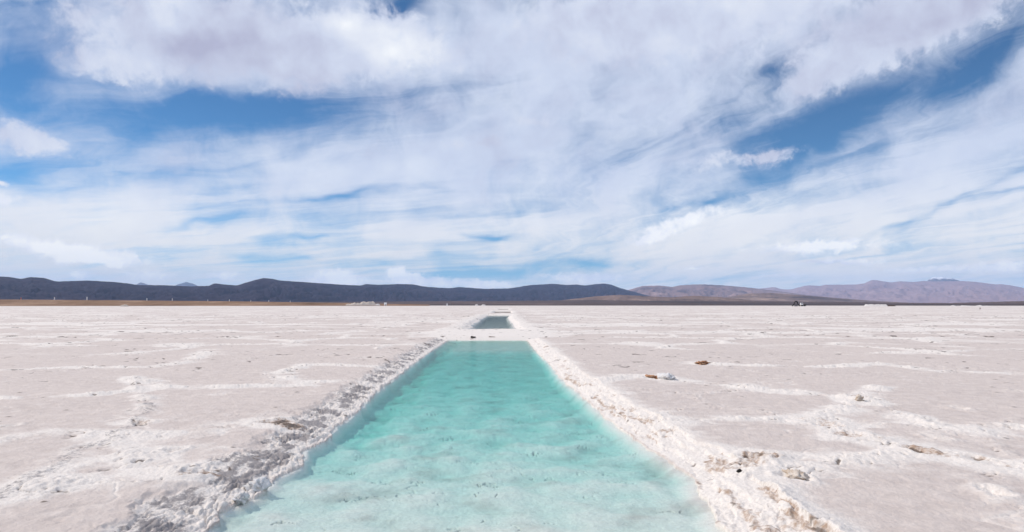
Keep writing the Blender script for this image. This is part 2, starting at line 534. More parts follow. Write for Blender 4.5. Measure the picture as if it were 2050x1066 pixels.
def seg_dist(x, y, pts):
    best = np.full(x.shape, 1e9)
    for (ax, ay), (bx, by) in zip(pts[:-1], pts[1:]):
        ux, uy = bx - ax, by - ay
        L = ux * ux + uy * uy
        t = np.clip(((x - ax) * ux + (y - ay) * uy) / L, 0, 1)
        best = np.minimum(best, np.hypot(x - ax - t * ux, y - ay - t * uy))
    return best


def salt_height(x, y):
    """height and colour masks of the flat at every point"""
    n = x.size
    r = np.hypot(x, y)
    z = np.zeros(n)
    white, grey_, rust, dark = np.zeros(n), np.zeros(n), np.zeros(n), np.zeros(n)
    # wide unevenness
    z += 0.02 * fbm(x / 9.0, y / 9.0, 3, 5) * sst(900 - r, 0, 500)
    # polygons of the crust, everywhere
    wx = x + 0.9 * fbm(x / 2.6, y / 2.6, 3, 21)
    wy = y + 0.9 * fbm(x / 2.6, y / 2.6, 3, 31)
    f1, f2, idn = worley(wx / 4.4, wy / 4.4, 3)
    dv = (f2 - f1) * 2.6
    patch = sst(fbm(x / 6.0, y / 6.0, 3, 44), -0.35, 0.3)
    near_weight = np.where(r < 24, 0.35, 1.0)
    rg = gau(dv, 0.24) * patch * near_weight
    z += 0.03 * rg
    white += 0.9 * gau(dv, 0.5) * (0.35 + 0.65 * patch) * near_weight
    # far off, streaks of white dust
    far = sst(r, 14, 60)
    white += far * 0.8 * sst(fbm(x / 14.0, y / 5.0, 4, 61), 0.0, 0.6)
    m = r < 120
    xm, ym = x[m], y[m]
    ex = xm + 0.10 * fbm(xm / 0.5, ym / 0.5, 3, 71)
    ey = ym + 0.10 * fbm(xm / 0.5, ym / 0.5, 3, 81)
    rough = rg[m] * 0.8
    cvm = gau(dv[m], 0.3) * patch[m] * 0.9
    zz, ww, gg, rr, dd = z[m], white[m], grey_[m], rust[m], dark[m]
    brk = 0.45 + 0.95 * fbm(xm / 0.8, ym / 0.8, 4, 91)
    for pts, w, hgt, wh, gr, ru in RIDGES:
        P = [tuple(at(a, b, 0.0).xy) for a, b in pts]
        d = seg_dist(ex, ey, P)
        w = w * 0.8
        g = gau(d, w) * np.clip(brk, 0.1, 1.3)
        zz += 0.55 * hgt * g
        rough = np.maximum(rough, g)
        ww += wh * gau(d, w * 1.9) * np.clip(brk + 0.35, 0.25, 1.1)
        cvm = np.maximum(cvm, gau(d, w * 1.3))
        gg += gr * gau(d, w * 1.0)
        rr += (ru + 0.12) * gau(d, w * 1.5) * sst(fbm(xm / 0.4, ym / 0.4, 3, 121), -0.05, 0.5)
    for (a, b), sz, ru, da in PITS:
        p = at(a, b, 0.0)
        d = np.hypot((ex - p.x), (ey - p.y) * 0.8)
        g = gau(d, sz)
        rr += 0.9 * ru * gau(d, sz * 1.1)
        dd += da * gau(d, sz * 0.6)
        zz += 0.02 * gau(d - sz * 1.2, sz * 0.5) - 0.05 * g
        ww += 0.6 * gau(d, sz * 2.0)
        rough = np.maximum(rough, gau(d, sz * 1.5))
    # short crevices; the shade under lifted crust edges is painted dark
    cl = np.abs(fbm(xm / 0.42, ym / 0.30, 3, 401))
    crev_shade = gau(cl, 0.06 + 0.005 * r[m]) * cvm * sst(fbm(xm / 0.35, ym / 0.3, 3, 411), -0.02, 0.25)
    dd += 0.95 * crev_shade
    rr += 0.5 * gau(cl, 0.16) * cvm * sst(fbm(xm / 0.35, ym / 0.3, 3, 411), 0.05, 0.4)
    zz -= 0.025 * crev_shade
    # hairline cracks; farther out, dark dashes paint the shade under lifted crust
    hl = gau(np.abs(fbm(xm / 1.7, ym / 1.3, 4, 431)), 0.016 + 0.0034 * r[m]) * sst(fbm(xm / 2.2, ym / 1.6, 3, 441), 0.02, 0.25)
    dd += 0.85 * hl * sst(r[m], 9, 20) * sst(fbm(xm / 0.6, ym / 0.9, 2, 451), -0.05, 0.2)
    # scattered grit
    for cs, sd, keep in ((0.55, 461, 0.93), (1.6, 463, 0.78)):
        q1, _, qid = worley(xm / cs, ym / cs, sd)
        gr1 = gau(q1 * cs, 0.012 + 0.0042 * r[m]) * (qid > keep) * (r[m] < 45)
        dd += 0.8 * gr1
        zz += 0.012 * gr1
    zz -= 0.008 * hl
    ww += 0.35 * gau(np.abs(fbm(xm / 1.7, ym / 1.3, 4, 431)), 0.10) * sst(fbm(xm / 2.2, ym / 1.6, 3, 441), 0.0, 0.4)
    # lips: ledges of crust, higher on the side away from the water
    for pts, stp, wd in LIPS:
        P = [tuple(at(a, b, 0.0).xy) for a, b in pts]
        d = seg_dist(ex, ey, P)
        px_, py_ = np.array([p[0] for p in P]), np.array([p[1] for p in P])
        o_ = np.argsort(py_)
        side = ex - np.interp(ey, py_[o_], px_[o_])
        zz += stp * sst(side, -0.02, 0.035) * gau(d, wd)
        zz -= 0.03 * gau(side + 0.03, 0.04) * gau(d, 0.08)
        rr += 0.9 * gau(side + 0.02, 0.055) * gau(d, 0.12)
        dd += 0.62 * gau(side + 0.035, 0.03) * gau(d, 0.1) * np.clip(0.7 + fbm(xm / 0.3, ym / 0.3, 2, 421), 0, 1.3)
        ww += gau(d, wd * 1.2)
        rough = np.maximum(rough, 0.7 * gau(d, wd))
    # the pools
    sL = np.full(xm.shape, 1e3)
    sR = np.full(xm.shape, 1e3)
    jag = 0.07 * fbm(xm / 0.7, ym / 0.7, 4, 131) + 0.03 * fbm(xm / 0.16, ym / 0.16, 2, 141)
    P1 = POOLS[0]
    xl, xr = np.interp(ym, P1['ly'], P1['lx']), np.interp(ym, P1['ry'], P1['rx'])
    along = np.maximum(P1['y0'] - ym, ym - P1['y1'])
    inside_y = sst(-along, -0.6, 0.3)
    dl, dr = xl - xm + jag, xm - xr + jag * 0.7
    s = np.maximum(np.maximum(dl, dr), along + jag)
    fineb0 = fbm(xm / 0.13, ym / 0.13, 2, 155)
    l1f, l2f, lid = worley((xm + 0.03 * fineb0) / 0.075, (ym + 0.03 * fineb0) / 0.16, 7)
    l3f, _, l3id = worley(xm / 0.05, ym / 0.065, 8)
    peb = np.clip(1 - l3f * 1.3, 0, 1)
    k1f, k2f, kid = worley((xm + 0.05 * lid) / 0.34, ym / 0.34, 9)
    lumps = np.clip(1 - l1f * 1.25, 0, 1) ** 0.7
    clods = np.clip(1 - k1f * 1.3, 0, 1) ** 0.7 * (kid > 0.35)
    fineb = fbm(xm / 0.06, ym / 0.06, 3, 151)
    # left bank: broken white lumps, with their shade painted in as grey patches
    bankl = inside_y * sst(dl, -0.03, 0.06) * sst(0.66 + 0.22 * fbm(ym / 0.9, xm * 0, 3, 161) - dl, 0.0, 0.28)
    # right bank: white crust in ledges
    bankr = inside_y * sst(dr, -0.03, 0.06) * sst(0.54 + 0.35 * fbm(ym / 1.3, xm * 0, 3, 171) - dr, 0.0, 0.4)
    u = np.clip(dl / 0.60, 0, 1)
    prof_l = WZ + 0.012 + 0.11 * u ** 0.85 + 0.045 * sst(dl + 0.10 * fbm(xm / 0.2, ym / 0.35, 3, 163), 0.45, 0.80)
    ur = np.clip(dr / 0.50, 0, 1)
    wv = ur * 3.0 + 0.75 * fbm(xm / 0.28, ym / 0.5, 4, 181)
    stepv = (np.floor(wv) + sst(wv - np.floor(wv), 0.74, 0.96)) / 3.0
    prof_r = WZ + 0.012 + 0.142 * np.clip(0.55 * ur + 0.45 * stepv, 0, 1.05)
    crest = 0.006 * gau(dr - 0.6, 0.3) * inside_y
    out_h = zz + crest
    far_end = along > -0.02
    end_prof = WZ + 0.02 + 0.17 * sst(along, 0.0, 1.1)
    hgt = np.where(s > 0, np.minimum(out_h, np.where(far_end, np.maximum(end_prof, -1), np.where(dl > dr, np.where(dl < 0.95, prof_l, 9), np.where(dr < 0.50, prof_r, 9)))), 0)
    hgt = np.where(far_end & (along < 10), np.minimum(np.maximum(end_prof, -1), out_h + 0.03 * gau(along - 1.6, 1.0)), hgt)
    # the pool floor
    dep = 0.115 + 0.045 * sst(ym, 9, 16)
    dep = dep * (0.30 + 0.70 * sst(ym + 1.0 * fbm(xm / 1.2, ym / 1.0, 3, 191), 4.6, 10.5)) * (1 - 0.72 * sst(ym + 0.5 * fbm(xm / 0.7, ym / 1.5, 2, 193), 23.5, 26.0))
    dep += 0.09 * gau(dl + 0.36, 0.26) * sst(ym + 1.2 * fbm(xm / 0.6, ym / 0.8, 3, 195), 7.0, 10.5) * (0.7 + 0.6 * fbm(xm / 0.5, ym / 0.9, 3, 197)) + 0.015 * gau(dr + 0.25, 0.16) * sst(ym, 5.8, 6.6) * sst(10.0 - ym, 0, 2)
    dep += (0.036 * fbm(xm / 0.55, ym / 0.62, 5, 201, 0.52) - 0.006 * np.abs(fbm(xm / 0.3, ym / 0.32, 3, 211))) * (0.5 + 0.5 * sst(ym, 5, 9)) * sst(27 - ym, 0, 4)
    s0 = np.maximum(xl - xm, xm - xr) + 0.04 * fbm(xm / 0.5, ym / 0.5, 3, 199)
    shelf = np.where(dl > dr, sst(-s0, 0.0, 0.11), sst(-s0, 0.0, 0.20))
    floor_z = WZ - 0.012 - np.maximum(dep, 0.02) * shelf - (0.05 * gau(np.abs(fbm(xm / 0.4, ym / 0.3, 4, 221)), 0.04) * sst(fbm(xm / 0.5, ym / 0.3, 3, 231), 0.42, 0.85) + 0.02 * gau(np.abs(fbm(xm / 1.4, ym / 0.9, 5, 223)), 0.02) * sst(fbm(xm / 1.5, ym / 1.1, 2, 233), 0.1, 0.5)) * shelf
    zn = np.where(s > 0, hgt, floor_z)
    bl = bankl * (s > 0)
    br = bankr * (s > 0)
    mod = np.clip(0.65 + 0.9 * fbm(xm / 0.5, ym / 0.8, 2, 157), 0.15, 1.3)
    zn += 0.8 * bl * mod * (0.030 * lumps * (0.3 + lid) + 0.012 * clods + 0.018 * peb * (0.3 + l3id) - 0.028 + 0.012 * fineb - 0.03 * gau(np.abs(fbm(xm / 0.10, ym / 0.45, 3, 158)), 0.12))
    zn += 0.7 * br * mod * (0.008 * lumps * lid + 0.014 * clods * sst(dr, 0.2, 0.5) + 0.007 * peb * l3id - 0.008 + 0.006 * fineb)
    lm = np.where(s > 0, rough, 0)
    zn += 0.8 * lm * (0.022 * lumps * (0.4 + lid) + 0.018 * clods + 0.014 * peb * l3id + 0.008 * fineb) + (s > 0) * (0.0035 * fineb + 0.006 * fbm(xm / 0.25, ym / 0.25, 2, 241))
    gn = fbm(xm / 0.45, ym / 0.45, 3, 251)
    gg += bl * (0.74 + 0.7 * gn + 0.5 * fbm(xm / 0.10, ym / 0.4, 3, 253)) * sst(dl, 0.04, 0.2)  # grey streaks stand in for shade among the bank lumps
    ww = np.where(bl > 0.1, np.maximum(ww, bl), ww)
    ww = np.where(br > 0.1, np.maximum(ww, br), ww)
    ww += gau(np.clip(dr - 0.45, 0, 9), 0.3) * inside_y * 0.6 * (s > 0) * (dr > 0.3)
    ledge = gau(wv - np.floor(wv) - 0.72, 0.13) * (ur < 1) * (ur > 0.12)
    rr += br * ledge * (0.35 + 0.8 * fbm(xm / 0.5, ym / 0.5, 2, 261))
    oc = br * gau(dr - 0.5, 0.16) * gau(np.abs(fbm(xm / 0.13, ym / 0.3, 3, 263)), 0.09) * sst(fbm(xm / 0.9, ym / 0.9, 2, 265), -0.3, 0.2)
    dd += 0.9 * oc
    zn -= 0.03 * oc
    rr += 1.0 * br * gau(dr - 0.42, 0.18) * sst(fbm(xm / 0.3, ym / 0.5, 3, 267), 0.05, 0.5)
    rr += br * 0.5 * sst(fbm(xm / 0.55, ym / 0.55, 3, 271), 0.25, 0.7)
    ww = np.where(s <= 0, 0.8 + 0.6 * fbm(xm / 0.6, ym / 0.6, 5, 285), ww)
    gg = np.where(s <= 0, 0.0, gg)
    rr += 0.45 * gau(s - 0.015, 0.03) * (along < 0)
    rr = np.where(s <= 0, 0.8 * sst(ym + 0.6 * fbm(xm / 0.8, ym / 1.5, 2, 287), 22.5, 26), rr)
    dd = np.where(s <= 0, 0, dd)
    # crossing bank at the far end is clean white
    cb = (along > 0) * sst(14 - along, 0, 3) * gau(np.maximum(np.abs(xm - 0.5 * (xl + xr)) - 2.2, 0), 1.2)
    ww += cb * (ym > 20)
    gg *= 1 - cb * (ym > 20)
    z[m], white[m], grey_[m], rust[m], dark[m] = zn, ww, gg, rr, dd
    # the farther pools
    for i, P in enumerate(POOLS[1:]):
        q = (y > P['y0'] - 20) & (y < P['y1'] + 40) & (np.abs(x) < 25)
        xq, yq = x[q], y[q]
        xl, xr = np.interp(yq, P['ly'], P['lx']), np.interp(yq, P['ry'], P['rx'])
        jg = 0.35 * fbm(xq / 2.0, yq / 3.0, 3, 301)
        al = np.maximum((P['y0'] - yq) * 0.3, (yq - P['y1']) * 0.3)
        dl2, dr2 = xl - xq + jg, xq - xr + jg * 0.3
        s2 = np.maximum(np.maximum(dl2, dr2), al)
        zq = np.where(s2 > 0, np.minimum(z[q] + 0.06 * gau(s2 - 1.2, 0.8), P['z'] + (0.10 - P['z']) * sst(s2, -0.05, 0.8)), P['z'] - 0.3 * sst(-s2, 0, 0.4) - 0.01)
        wq = np.maximum(white[q], gau(np.maximum(s2, 0), 1.6))
        if i > 0:
            dark[q] = np.maximum(dark[q], (s2 < 0.3) * (al < 0.25) * 1.0)
        z[q] = zq
        white[q] = wq
        grey_[q] = np.where(s2 < 2, grey_[q] + 0.5 * sst(fbm(xq / 0.9, yq / 2.5, 3, 311), 0.1, 0.6) * (dl2 > 0.2) * (al < 0), grey_[q])
    return z, np.clip(white, 0, 1.2), np.clip(grey_, 0, 1.2), np.clip(rust, 0, 0.8), np.clip(dark, 0, 1)


EDGE_R = 1750.0
rad = [1.4]
while rad[-1] < EDGE_R:
    q = rad[-1]
    if q < 3.6:
        st_ = 0.06
    else:
        st_ = min(0.0075 * q, q * q / (2.4 * EYE * 683.0)) if q < 16 else 0.0066 * q
    rad.append(q + st_)
rad = np.array(rad)
az_in = np.linspace(-47, 47, 1700)
az_out = np.linspace(47, 313, 68)[1:-1]
azs = np.radians(np.concatenate((az_in, az_out)))
RR_, AA = np.meshgrid(rad, azs, indexing='ij')
GX, GY = RR_ * np.sin(AA), RR_ * np.cos(AA)
gz, gw, gg_, gr_, gd_ = salt_height(GX.ravel(), GY.ravel())
grow = GX.shape
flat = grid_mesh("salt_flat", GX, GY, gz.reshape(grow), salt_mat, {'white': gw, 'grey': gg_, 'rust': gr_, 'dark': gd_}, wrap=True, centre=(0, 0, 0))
tag(flat, kind='structure')
print("salt flat", grow)


def hit(px, py):
    """first point of the salt seen at a photo pixel"""
    d = ray(px, py)
    ts = np.linspace(3.5, 60, 3000)
    X, Y, Zr = d.x * ts, d.y * ts, EYE + d.z * ts
    g = salt_height(X, Y)[0]
    k = int(np.argmax(Zr < g))
    return Vector((X[k], Y[k], g[k]))


# ------------------------------------------------------------------ water
def water_mat(name, absorb, dens, refl):
    m, h, out = material(name)
    p = h.n('ShaderNodeNewGeometry').outputs['Position']
    rip = h.noise(h.mapping(p, sca=(0.7, 1.6, 1)), 3.2, 4, 0.55, 0.6)
    nrm = bump(h, rip, 0.4, 0.025)
    nrm = bump(h, h.noise(h.mapping(p, sca=(1, 2.2, 1)), 14.0, 3, 0.5, 0.3), 0.3, 0.004, nrm)
    cosv = h.m('ABSOLUTE', h.v('DOT_PRODUCT', h.n('ShaderNodeNewGeometry').outputs['Incoming'], nrm))
    fres = h.m('MULTIPLY_ADD', h.m('POWER', h.m('SUBTRACT', 1.0, cosv, clamp=True), 5.0), refl, 0.02)
    gl = h.n('ShaderNodeBsdfGlossy')
    gl.inputs['Roughness'].default_value = 0.04
    h.put(gl.inputs['Normal'], nrm)
    tr = h.n('ShaderNodeBsdfTransparent')
    mx = h.n('ShaderNodeMixShader')
    h.put(mx.inputs[0], fres)
    h.t.links.new(tr.outputs[0], mx.inputs[1])
    h.t.links.new(gl.outputs[0], mx.inputs[2])
    h.t.links.new(mx.outputs[0], out.inputs['Surface'])
    va = h.n('ShaderNodeVolumeAbsorption')
    va.inputs['Color'].default_value = absorb + (1.0,)
    va.inputs['Density'].default_value = dens
    h.t.links.new(va.outputs[0], out.inputs['Volume'])
    return m


clear_water = water_mat("turquoise_brine", (0.09, 0.795, 0.755), 1.5, 0.5)
dark_water = water_mat("murky_brine", (0.5, 0.60, 0.57), 0.3, 0.45)


def add_water(P, mat, margin):
    ys = np.linspace(P['y0'] - margin, P['y1'] + margin, 40)
    L = np.interp(ys, P['ly'], P['lx']) - margin
    Rr = np.interp(ys, P['ry'], P['rx']) + margin
    v, f = [], []
    for y, a, b in zip(ys, L, Rr):
        v += [(a, y, P['z']), (b, y, P['z']), (b, y, P['z'] - 1.2), (a, y, P['z'] - 1.2)]
    k = len(ys)
    for i in range(k - 1):
        o = i * 4
        for j in range(4):
            a, b = o + j, o + (j + 1) % 4
            f.append((a, b, b + 4, a + 4))
    f.append((3, 2, 1, 0))
    o = (k - 1) * 4
    f.append((o, o + 1, o + 2, o + 3))
    w = link("water", v, f, mat)
    tag(w, kind='structure')
    return w


add_water(POOLS[0], clear_water, 0.22)
add_water(POOLS[1], dark_water, 0.35)

# ------------------------------------------------------------------ hills


def hill_mat(name, cols, scale, stretch=(1, 1, 3)):
    m, h, out = material(name)
    p = h.n('ShaderNodeNewGeometry').outputs['Position']
    pm = h.mapping(p, sca=stretch)
    a = h.noise(pm, scale, 7, 0.6, 0.4)
    b = h.noise(pm, scale * 4.5, 6, 0.65, 0.2)
    f = h.m('ADD', h.m('MULTIPLY', a, 0.65), h.m('MULTIPLY', b, 0.35))
    c = h.mix(h.ss(f, 0.36, 0.52), cols[0], cols[1])
    c = h.mix(h.ss(f, 0.52, 0.66), c, cols[2])
    if len(cols) > 3:       # snow lies above a height
        zz = h.sep(p)[2]
        c = h.mix(h.ss(h.m('ADD', zz, h.m('MULTIPLY', h.m('SUBTRACT', b, 0.5), 500.0)), cols[4], cols[4] + 90), c, cols[3])
    principled(h, out, c, 0.95, None, 0.1)
    return m


def hill_range(name, prof, ridge, base, back, mat, seed, rough=0.25, base_z=0.0, step=1.6, rows=46, power=1.25):
    px = np.array([p[0] for p in prof], float)
    shift = 0.0
    if isinstance(ridge, tuple):
        ridge, far_ridge = ridge
        shift = far_ridge - ridge
    py = np.array([p[1] for p in prof], float)
    n = int((px[-1] - px[0]) / step)
    xs = np.linspace(px[0], px[-1], n)
    ys = np.interp(xs, px, py)
    # soften the straight pieces of the outline
    kk = np.hanning(9)
    kk /= kk.sum()
    ysm = np.convolve(np.pad(ys, 4, mode='edge'), kk, 'valid')
    ys = ysm + 0.35 * fbm(xs / 9.0, xs * 0 + seed, 3, seed)
    sc = ridge * 0.035
    if shift:       # the range runs away from the viewer towards the right
        mv = shift * sst(xs, 350, 1300)
        base, ridge = base + 0.8 * mv, ridge + mv
    x_, u_ = (xs - CX) / F_PX, (CY - ys) / F_PX
    c, s = math.cos(PITCH), math.sin(PITCH)
    dxx, dyy, dzz = x_, c - u_ * s, s + u_ * c
    hor = np.hypot(dxx, dyy)
    ax, ay = dxx / hor, dyy / hor
    slope = dzz / hor
    h = np.maximum(EYE + ridge * slope, 0.5)
    t = np.concatenate((np.linspace(0, 1, rows), np.linspace(1, 2, 10)[1:]))
    T, _ = np.meshgrid(t, xs, indexing='ij')
    rr = np.where(T <= 1, base + (ridge - base) * T, ridge + back * (T - 1))
    X, Y = rr * ax, rr * ay
    spur = 1 - np.abs(fbm(X / sc, Y / (sc * 2.0), 4, seed + 3)) * 1.6
    shape = np.where(T <= 1, T ** power, np.clip(1 - (T - 1), 0, 1) ** 1.5)
    body = np.where(T <= 1, T * (1 - T) * 4, 0)
    Z = base_z + (h - base_z) * np.clip(shape + body * rough * (spur - 0.75) * 0.7, 0, 0.995 if False else 1.2)
    # nothing in front may rise above the outline
    lim = EYE + rr * slope * 0.985 + 0 * Z
    Z = np.where(T < 0.98, np.minimum(Z, np.maximum(lim, base_z)), Z)
    Z = np.where(T == 0, base_z - 3, Z)
    o = grid_mesh(name, X, Y, Z, mat)
    tag(o, kind='structure')
    return o


left_hill_mat = hill_mat("shaded_scrub_hill", [(0.014, 0.010, 0.023), (0.021, 0.014, 0.030), (0.038, 0.025, 0.038)], 0.0011)  # cloud shadow and bluish haze worked into the scrub's base colour
mid_hill_mat = hill_mat("bare_rock_hill", [(0.13, 0.09, 0.095), (0.26, 0.17, 0.16), (0.46, 0.31, 0.27)], 0.0006)
right_hill_mat = hill_mat("pink_rock_mountain", [(0.29, 0.20, 0.22), (0.36, 0.25, 0.26), (0.45, 0.32, 0.32)], 0.0004)
snow_hill_mat = hill_mat("snowy_peak", [(0.10, 0.09, 0.11), (0.15, 0.13, 0.14), (0.2, 0.17, 0.17), (0.85, 0.87, 0.9), 1120.0], 0.0008)
foot_mat = hill_mat("alluvial_slope", [(0.055, 0.038, 0.035), (0.10, 0.068, 0.060), (0.24, 0.165, 0.135)], 0.0016, (0.6, 0.25, 3))

left_prof = [(-900, 560), (-700, 548), (-520, 562), (-330, 552), (-160, 561), (-60, 556), (0, 554), (20, 555), (42, 559), (61, 555), (89, 557), (112, 564), (127, 563.5), (178, 562), (228, 565), (254, 567.5), (274, 571),
             (330, 571.5), (380, 573.6), (419, 572.6), (429, 567.5), (450, 570), (474, 572), (500, 564), (514, 560), (528, 557), (545, 558.5), (561, 562), (614, 565.5), (688, 570.6), (723, 572), (733, 569), (754, 570.6),
             (804, 569), (830, 570), (847, 574), (880, 576.5), (901, 577.5), (919, 575), (969, 578.7), (1020, 577.8), (1063, 571), (1109, 568.5), (1134, 571), (1152, 570), (1172, 572), (1190, 569.5), (1208, 568), (1223, 570), (1241, 577), (1260, 582), (1300, 593), (1360, 606), (1420, 611)]
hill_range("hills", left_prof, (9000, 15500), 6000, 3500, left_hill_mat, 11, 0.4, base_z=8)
mid_prof = [(1190, 606), (1225, 592), (1260, 580.5), (1286, 573), (1319, 572), (1347, 575), (1362, 571.5), (1388, 570), (1408, 569.8), (1446, 571.5), (1502, 576.5), (1540, 581), (1600, 589), (1700, 600), (1800, 606), (1900, 611)]
hill_range("hills", mid_prof, 20500, 14000, 5000, mid_hill_mat, 23, 0.45, base_z=20)
right_prof = [(1440, 588), (1500, 580), (1525, 578), (1550, 575), (1565, 579.5), (1583, 580), (1616, 571.5), (1642, 573), (1654, 570), (1667, 570.6), (1713, 570), (1730, 568), (1746, 560.5), (1758, 562), (1784, 566), (1801, 563.5), (1829, 565),
              (1850, 563), (1880, 564), (1926, 563), (1956, 565), (1994, 570), (2002, 569), (2025, 572), (2050, 577), (2140, 574), (2300, 580), (2450, 570), (2650, 582), (2900, 575)]
hill_range("hills", right_prof, 30000, 19000, 5000, right_hill_mat, 37, 0.4, base_z=20)
hill_range("hills", [(1835, 580), (1855, 564), (1860, 559.5), (1866, 556), (1872, 554.2), (1880, 555.2), (1887, 554), (1896, 556.5), (1905, 556.8), (1913, 560), (1922, 563), (1940, 580)], 36000, 30500, 5000, snow_hill_mat, 41, 0.6, base_z=100, step=0.8)
hill_range("hills", [(262, 580), (275, 569), (281.6, 565.5), (290, 568), (300, 572), (345, 575), (358, 569), (366, 567), (373, 565), (386, 568), (396, 572.6), (410, 582)], 36000, 30500, 5000, snow_hill_mat, 43, 0.6, base_z=100, step=0.8)
foot_prof = [(-900, 607), (-400, 606), (0, 606.5), (400, 606), (700, 604.5), (850, 603.5), (1000, 603), (1090, 602), (1180, 601), (1250, 602), (1400, 603), (1530, 603.5), (1700, 605), (1800, 606.5), (1900, 607), (1980, 605), (2050, 603), (2300, 601), (2900, 605)]
hill_range("foothills", foot_prof, 4700, 2300, 250, foot_mat, 53, 0.2, base_z=1.0, power=1.7)
tan_mat = hill_mat("tan_slope", [(0.07, 0.048, 0.045), (0.20, 0.135, 0.11), (0.40, 0.28, 0.22)], 0.0022, (0.8, 0.3, 3))
hill_range("foothills", [(1080, 606), (1130, 601), (1190, 594), (1240, 590.5), (1290, 593), (1340, 595.5), (1390, 592.5), (1440, 595), (1500, 601), (1560, 606)], 5900, 5000, 500, tan_mat, 67, 0.3, base_z=4.0, power=1.1)
foot2 = [(1380, 610), (1440, 598), (1500, 588), (1545, 587), (1600, 591), (1660, 596), (1740, 602), (1830, 607), (1900, 611)]
hill_range("foothills", foot2, 9800, 7600, 1500, tan_mat, 59, 0.2, base_z=10, power=1.2)

# the dark plain between the flat and the hills
pr = np.geomspace(EDGE_R - 60, 29000, 60)
pa = np.radians(np.linspace(-180, 180, 361))
PR, PA = np.meshgrid(pr, pa, indexing='ij')
pz = -0.6 + 1.1 * sst(PR, EDGE_R - 60, EDGE_R + 10) + 2.2 * sst(PR, EDGE_R, 3200) + 0.6 * fbm(PR * np.sin(PA) / 160, PR * np.cos(PA) / 160, 3, 71) * sst(PR, EDGE_R, EDGE_R + 400) * 0.5
plain_m = hill_mat("dark_scrub_plain", [(0.028, 0.019, 0.016), (0.05, 0.034, 0.027), (0.085, 0.06, 0.045)], 0.004, (1, 0.4, 1))
pl = grid_mesh("plain", PR * np.sin(PA), PR * np.cos(PA), pz, plain_m)
tag(pl, kind='structure')

# brown grass bank at the left rim of the flat
CREST = [(-500, 597.5), (-200, 599), (0, 600.0), (230, 601.5), (400, 603), (520, 604.2), (620, 606), (700, 607.3), (770, 608.6), (860, 610.2)]
RISE_R = 1250.0
cx_ = np.array([c[0] for c in CREST], float)
cy_ = np.array([c[1] for c in CREST], float)


def crest_point(px):
    py = float(np.interp(px, cx_, cy_))
    d = ray(px, py)
    k = RISE_R / math.hypot(d.x, d.y)
    return Vector((d.x * k, d.y * k, EYE + d.z * k))


ux = np.linspace(-500, 860, 700)
cp = np.array([crest_point(v) for v in ux])
tt = np.array([0, 0.12, 0.3, 0.5, 0.7, 0.86, 1.0, 1.05, 1.3, 2.0])
rise_r = RISE_R - 120 + 120 * tt
prof_t = np.array([-0.4, 0.0, 0.18, 0.42, 0.68, 0.90, 0.985, 1.0, 0.98, -0.1])
hr = np.hypot(cp[:, 0], cp[:, 1])
BX = rise_r[:, None] * (cp[:, 0] / hr)[None]
BY = rise_r[:, None] * (cp[:, 1] / hr)[None]
BZ = np.where(prof_t[:, None] < 0, -0.4, prof_t[:, None] * cp[:, 2][None])
BZ = BZ + 0.35 * fbm(BX / 9, BY / 14, 3, 77) * ((tt > 0.1) & (tt < 1))[:, None]
grass_m = hill_mat("dry_grass_bank", [(0.14, 0.082, 0.048), (0.24, 0.145, 0.088), (0.36, 0.235, 0.155)], 0.012, (1, 0.5, 4))
tag(grid_mesh("grass_bank", BX, BY, BZ, grass_m), kind='structure')

# ------------------------------------------------------------------ far objects
white_m = plain_mat("white_paint", (0.75, 0.74, 0.73), 0.6)
orange_m = plain_mat("orange_paint", (0.55, 0.16, 0.08), 0.6)
pile_m = plain_mat("heaped_salt", (0.60, 0.51, 0.43), 0.9, 0.12, 0.4)
pure_m = plain_mat("clean_salt", (0.66, 0.62, 0.59), 0.9, 0.08, 0.6)
steel_m = plain_mat("dull_steel", (0.16, 0.15, 0.16), 0.6)
dark_m = plain_mat("blackened_steel", (0.012, 0.011, 0.010), 0.7)
tan_m = plain_mat("tan_paint", (0.48, 0.38, 0.27), 0.6)
glass_m = plain_mat("dark_glass", (0.02, 0.025, 0.03), 0.2)
tyre_m = plain_mat("tyre_rubber", (0.015, 0.015, 0.015), 0.9)
mud_m = plain_mat("brown_mud", (0.075, 0.047, 0.035), 0.9)
wood_m = plain_mat("dark_wet_wood", (0.02, 0.016, 0.013), 0.8)
brownwood_m = plain_mat("brown_wood", (0.16, 0.10, 0.06), 0.85)


class MB:
    """collects boxes, bars and lathed shapes into one mesh"""

    def __init__(self):
        self.v, self.f = [], []

    def box(self, c, s, rz=0.0, taper=1.0):
        o = len(self.v)
        ca, sa = math.cos(rz), math.sin(rz)
        for k in (0, 1):
            t = taper if k else 1.0
            for ax, ay in ((-1, -1), (1, -1), (1, 1), (-1, 1)):
                x, y = ax * s[0] / 2 * t, ay * s[1] / 2 * t
                self.v.append((c[0] + x * ca - y * sa, c[1] + x * sa + y * ca, c[2] - s[2] / 2 + k * s[2]))
        self.f += [(o + 3, o + 2, o + 1, o), (o + 4, o + 5, o + 6, o + 7)] + [(o + i, o + (i + 1) % 4, o + 4 + (i + 1) % 4, o + 4 + i) for i in range(4)]
        return self

    def bar(self, a, b, r0, r1=None, n=8):
        r1 = r0 if r1 is None else r1
        a, b = Vector(a), Vector(b)
        d = (b - a).normalized()
        e = d.orthogonal().normalized()
        g = d.cross(e)
        o = len(self.v)
        for p, r in ((a, r0), (b, r1)):
            for i in range(n):
                t = 2 * math.pi * i / n
                self.v.append(tuple(p + e * (r * math.cos(t)) + g * (r * math.sin(t))))
        self.f += [(o + i, o + (i + 1) % n, o + n + (i + 1) % n, o + n + i) for i in range(n)]
        self.f += [tuple(o + i for i in range(n))[::-1], tuple(o + n + i for i in range(n))]
        return self

    def build(self, name, mat, parent=None):
        return link(name, self.v, self.f, mat, parent)


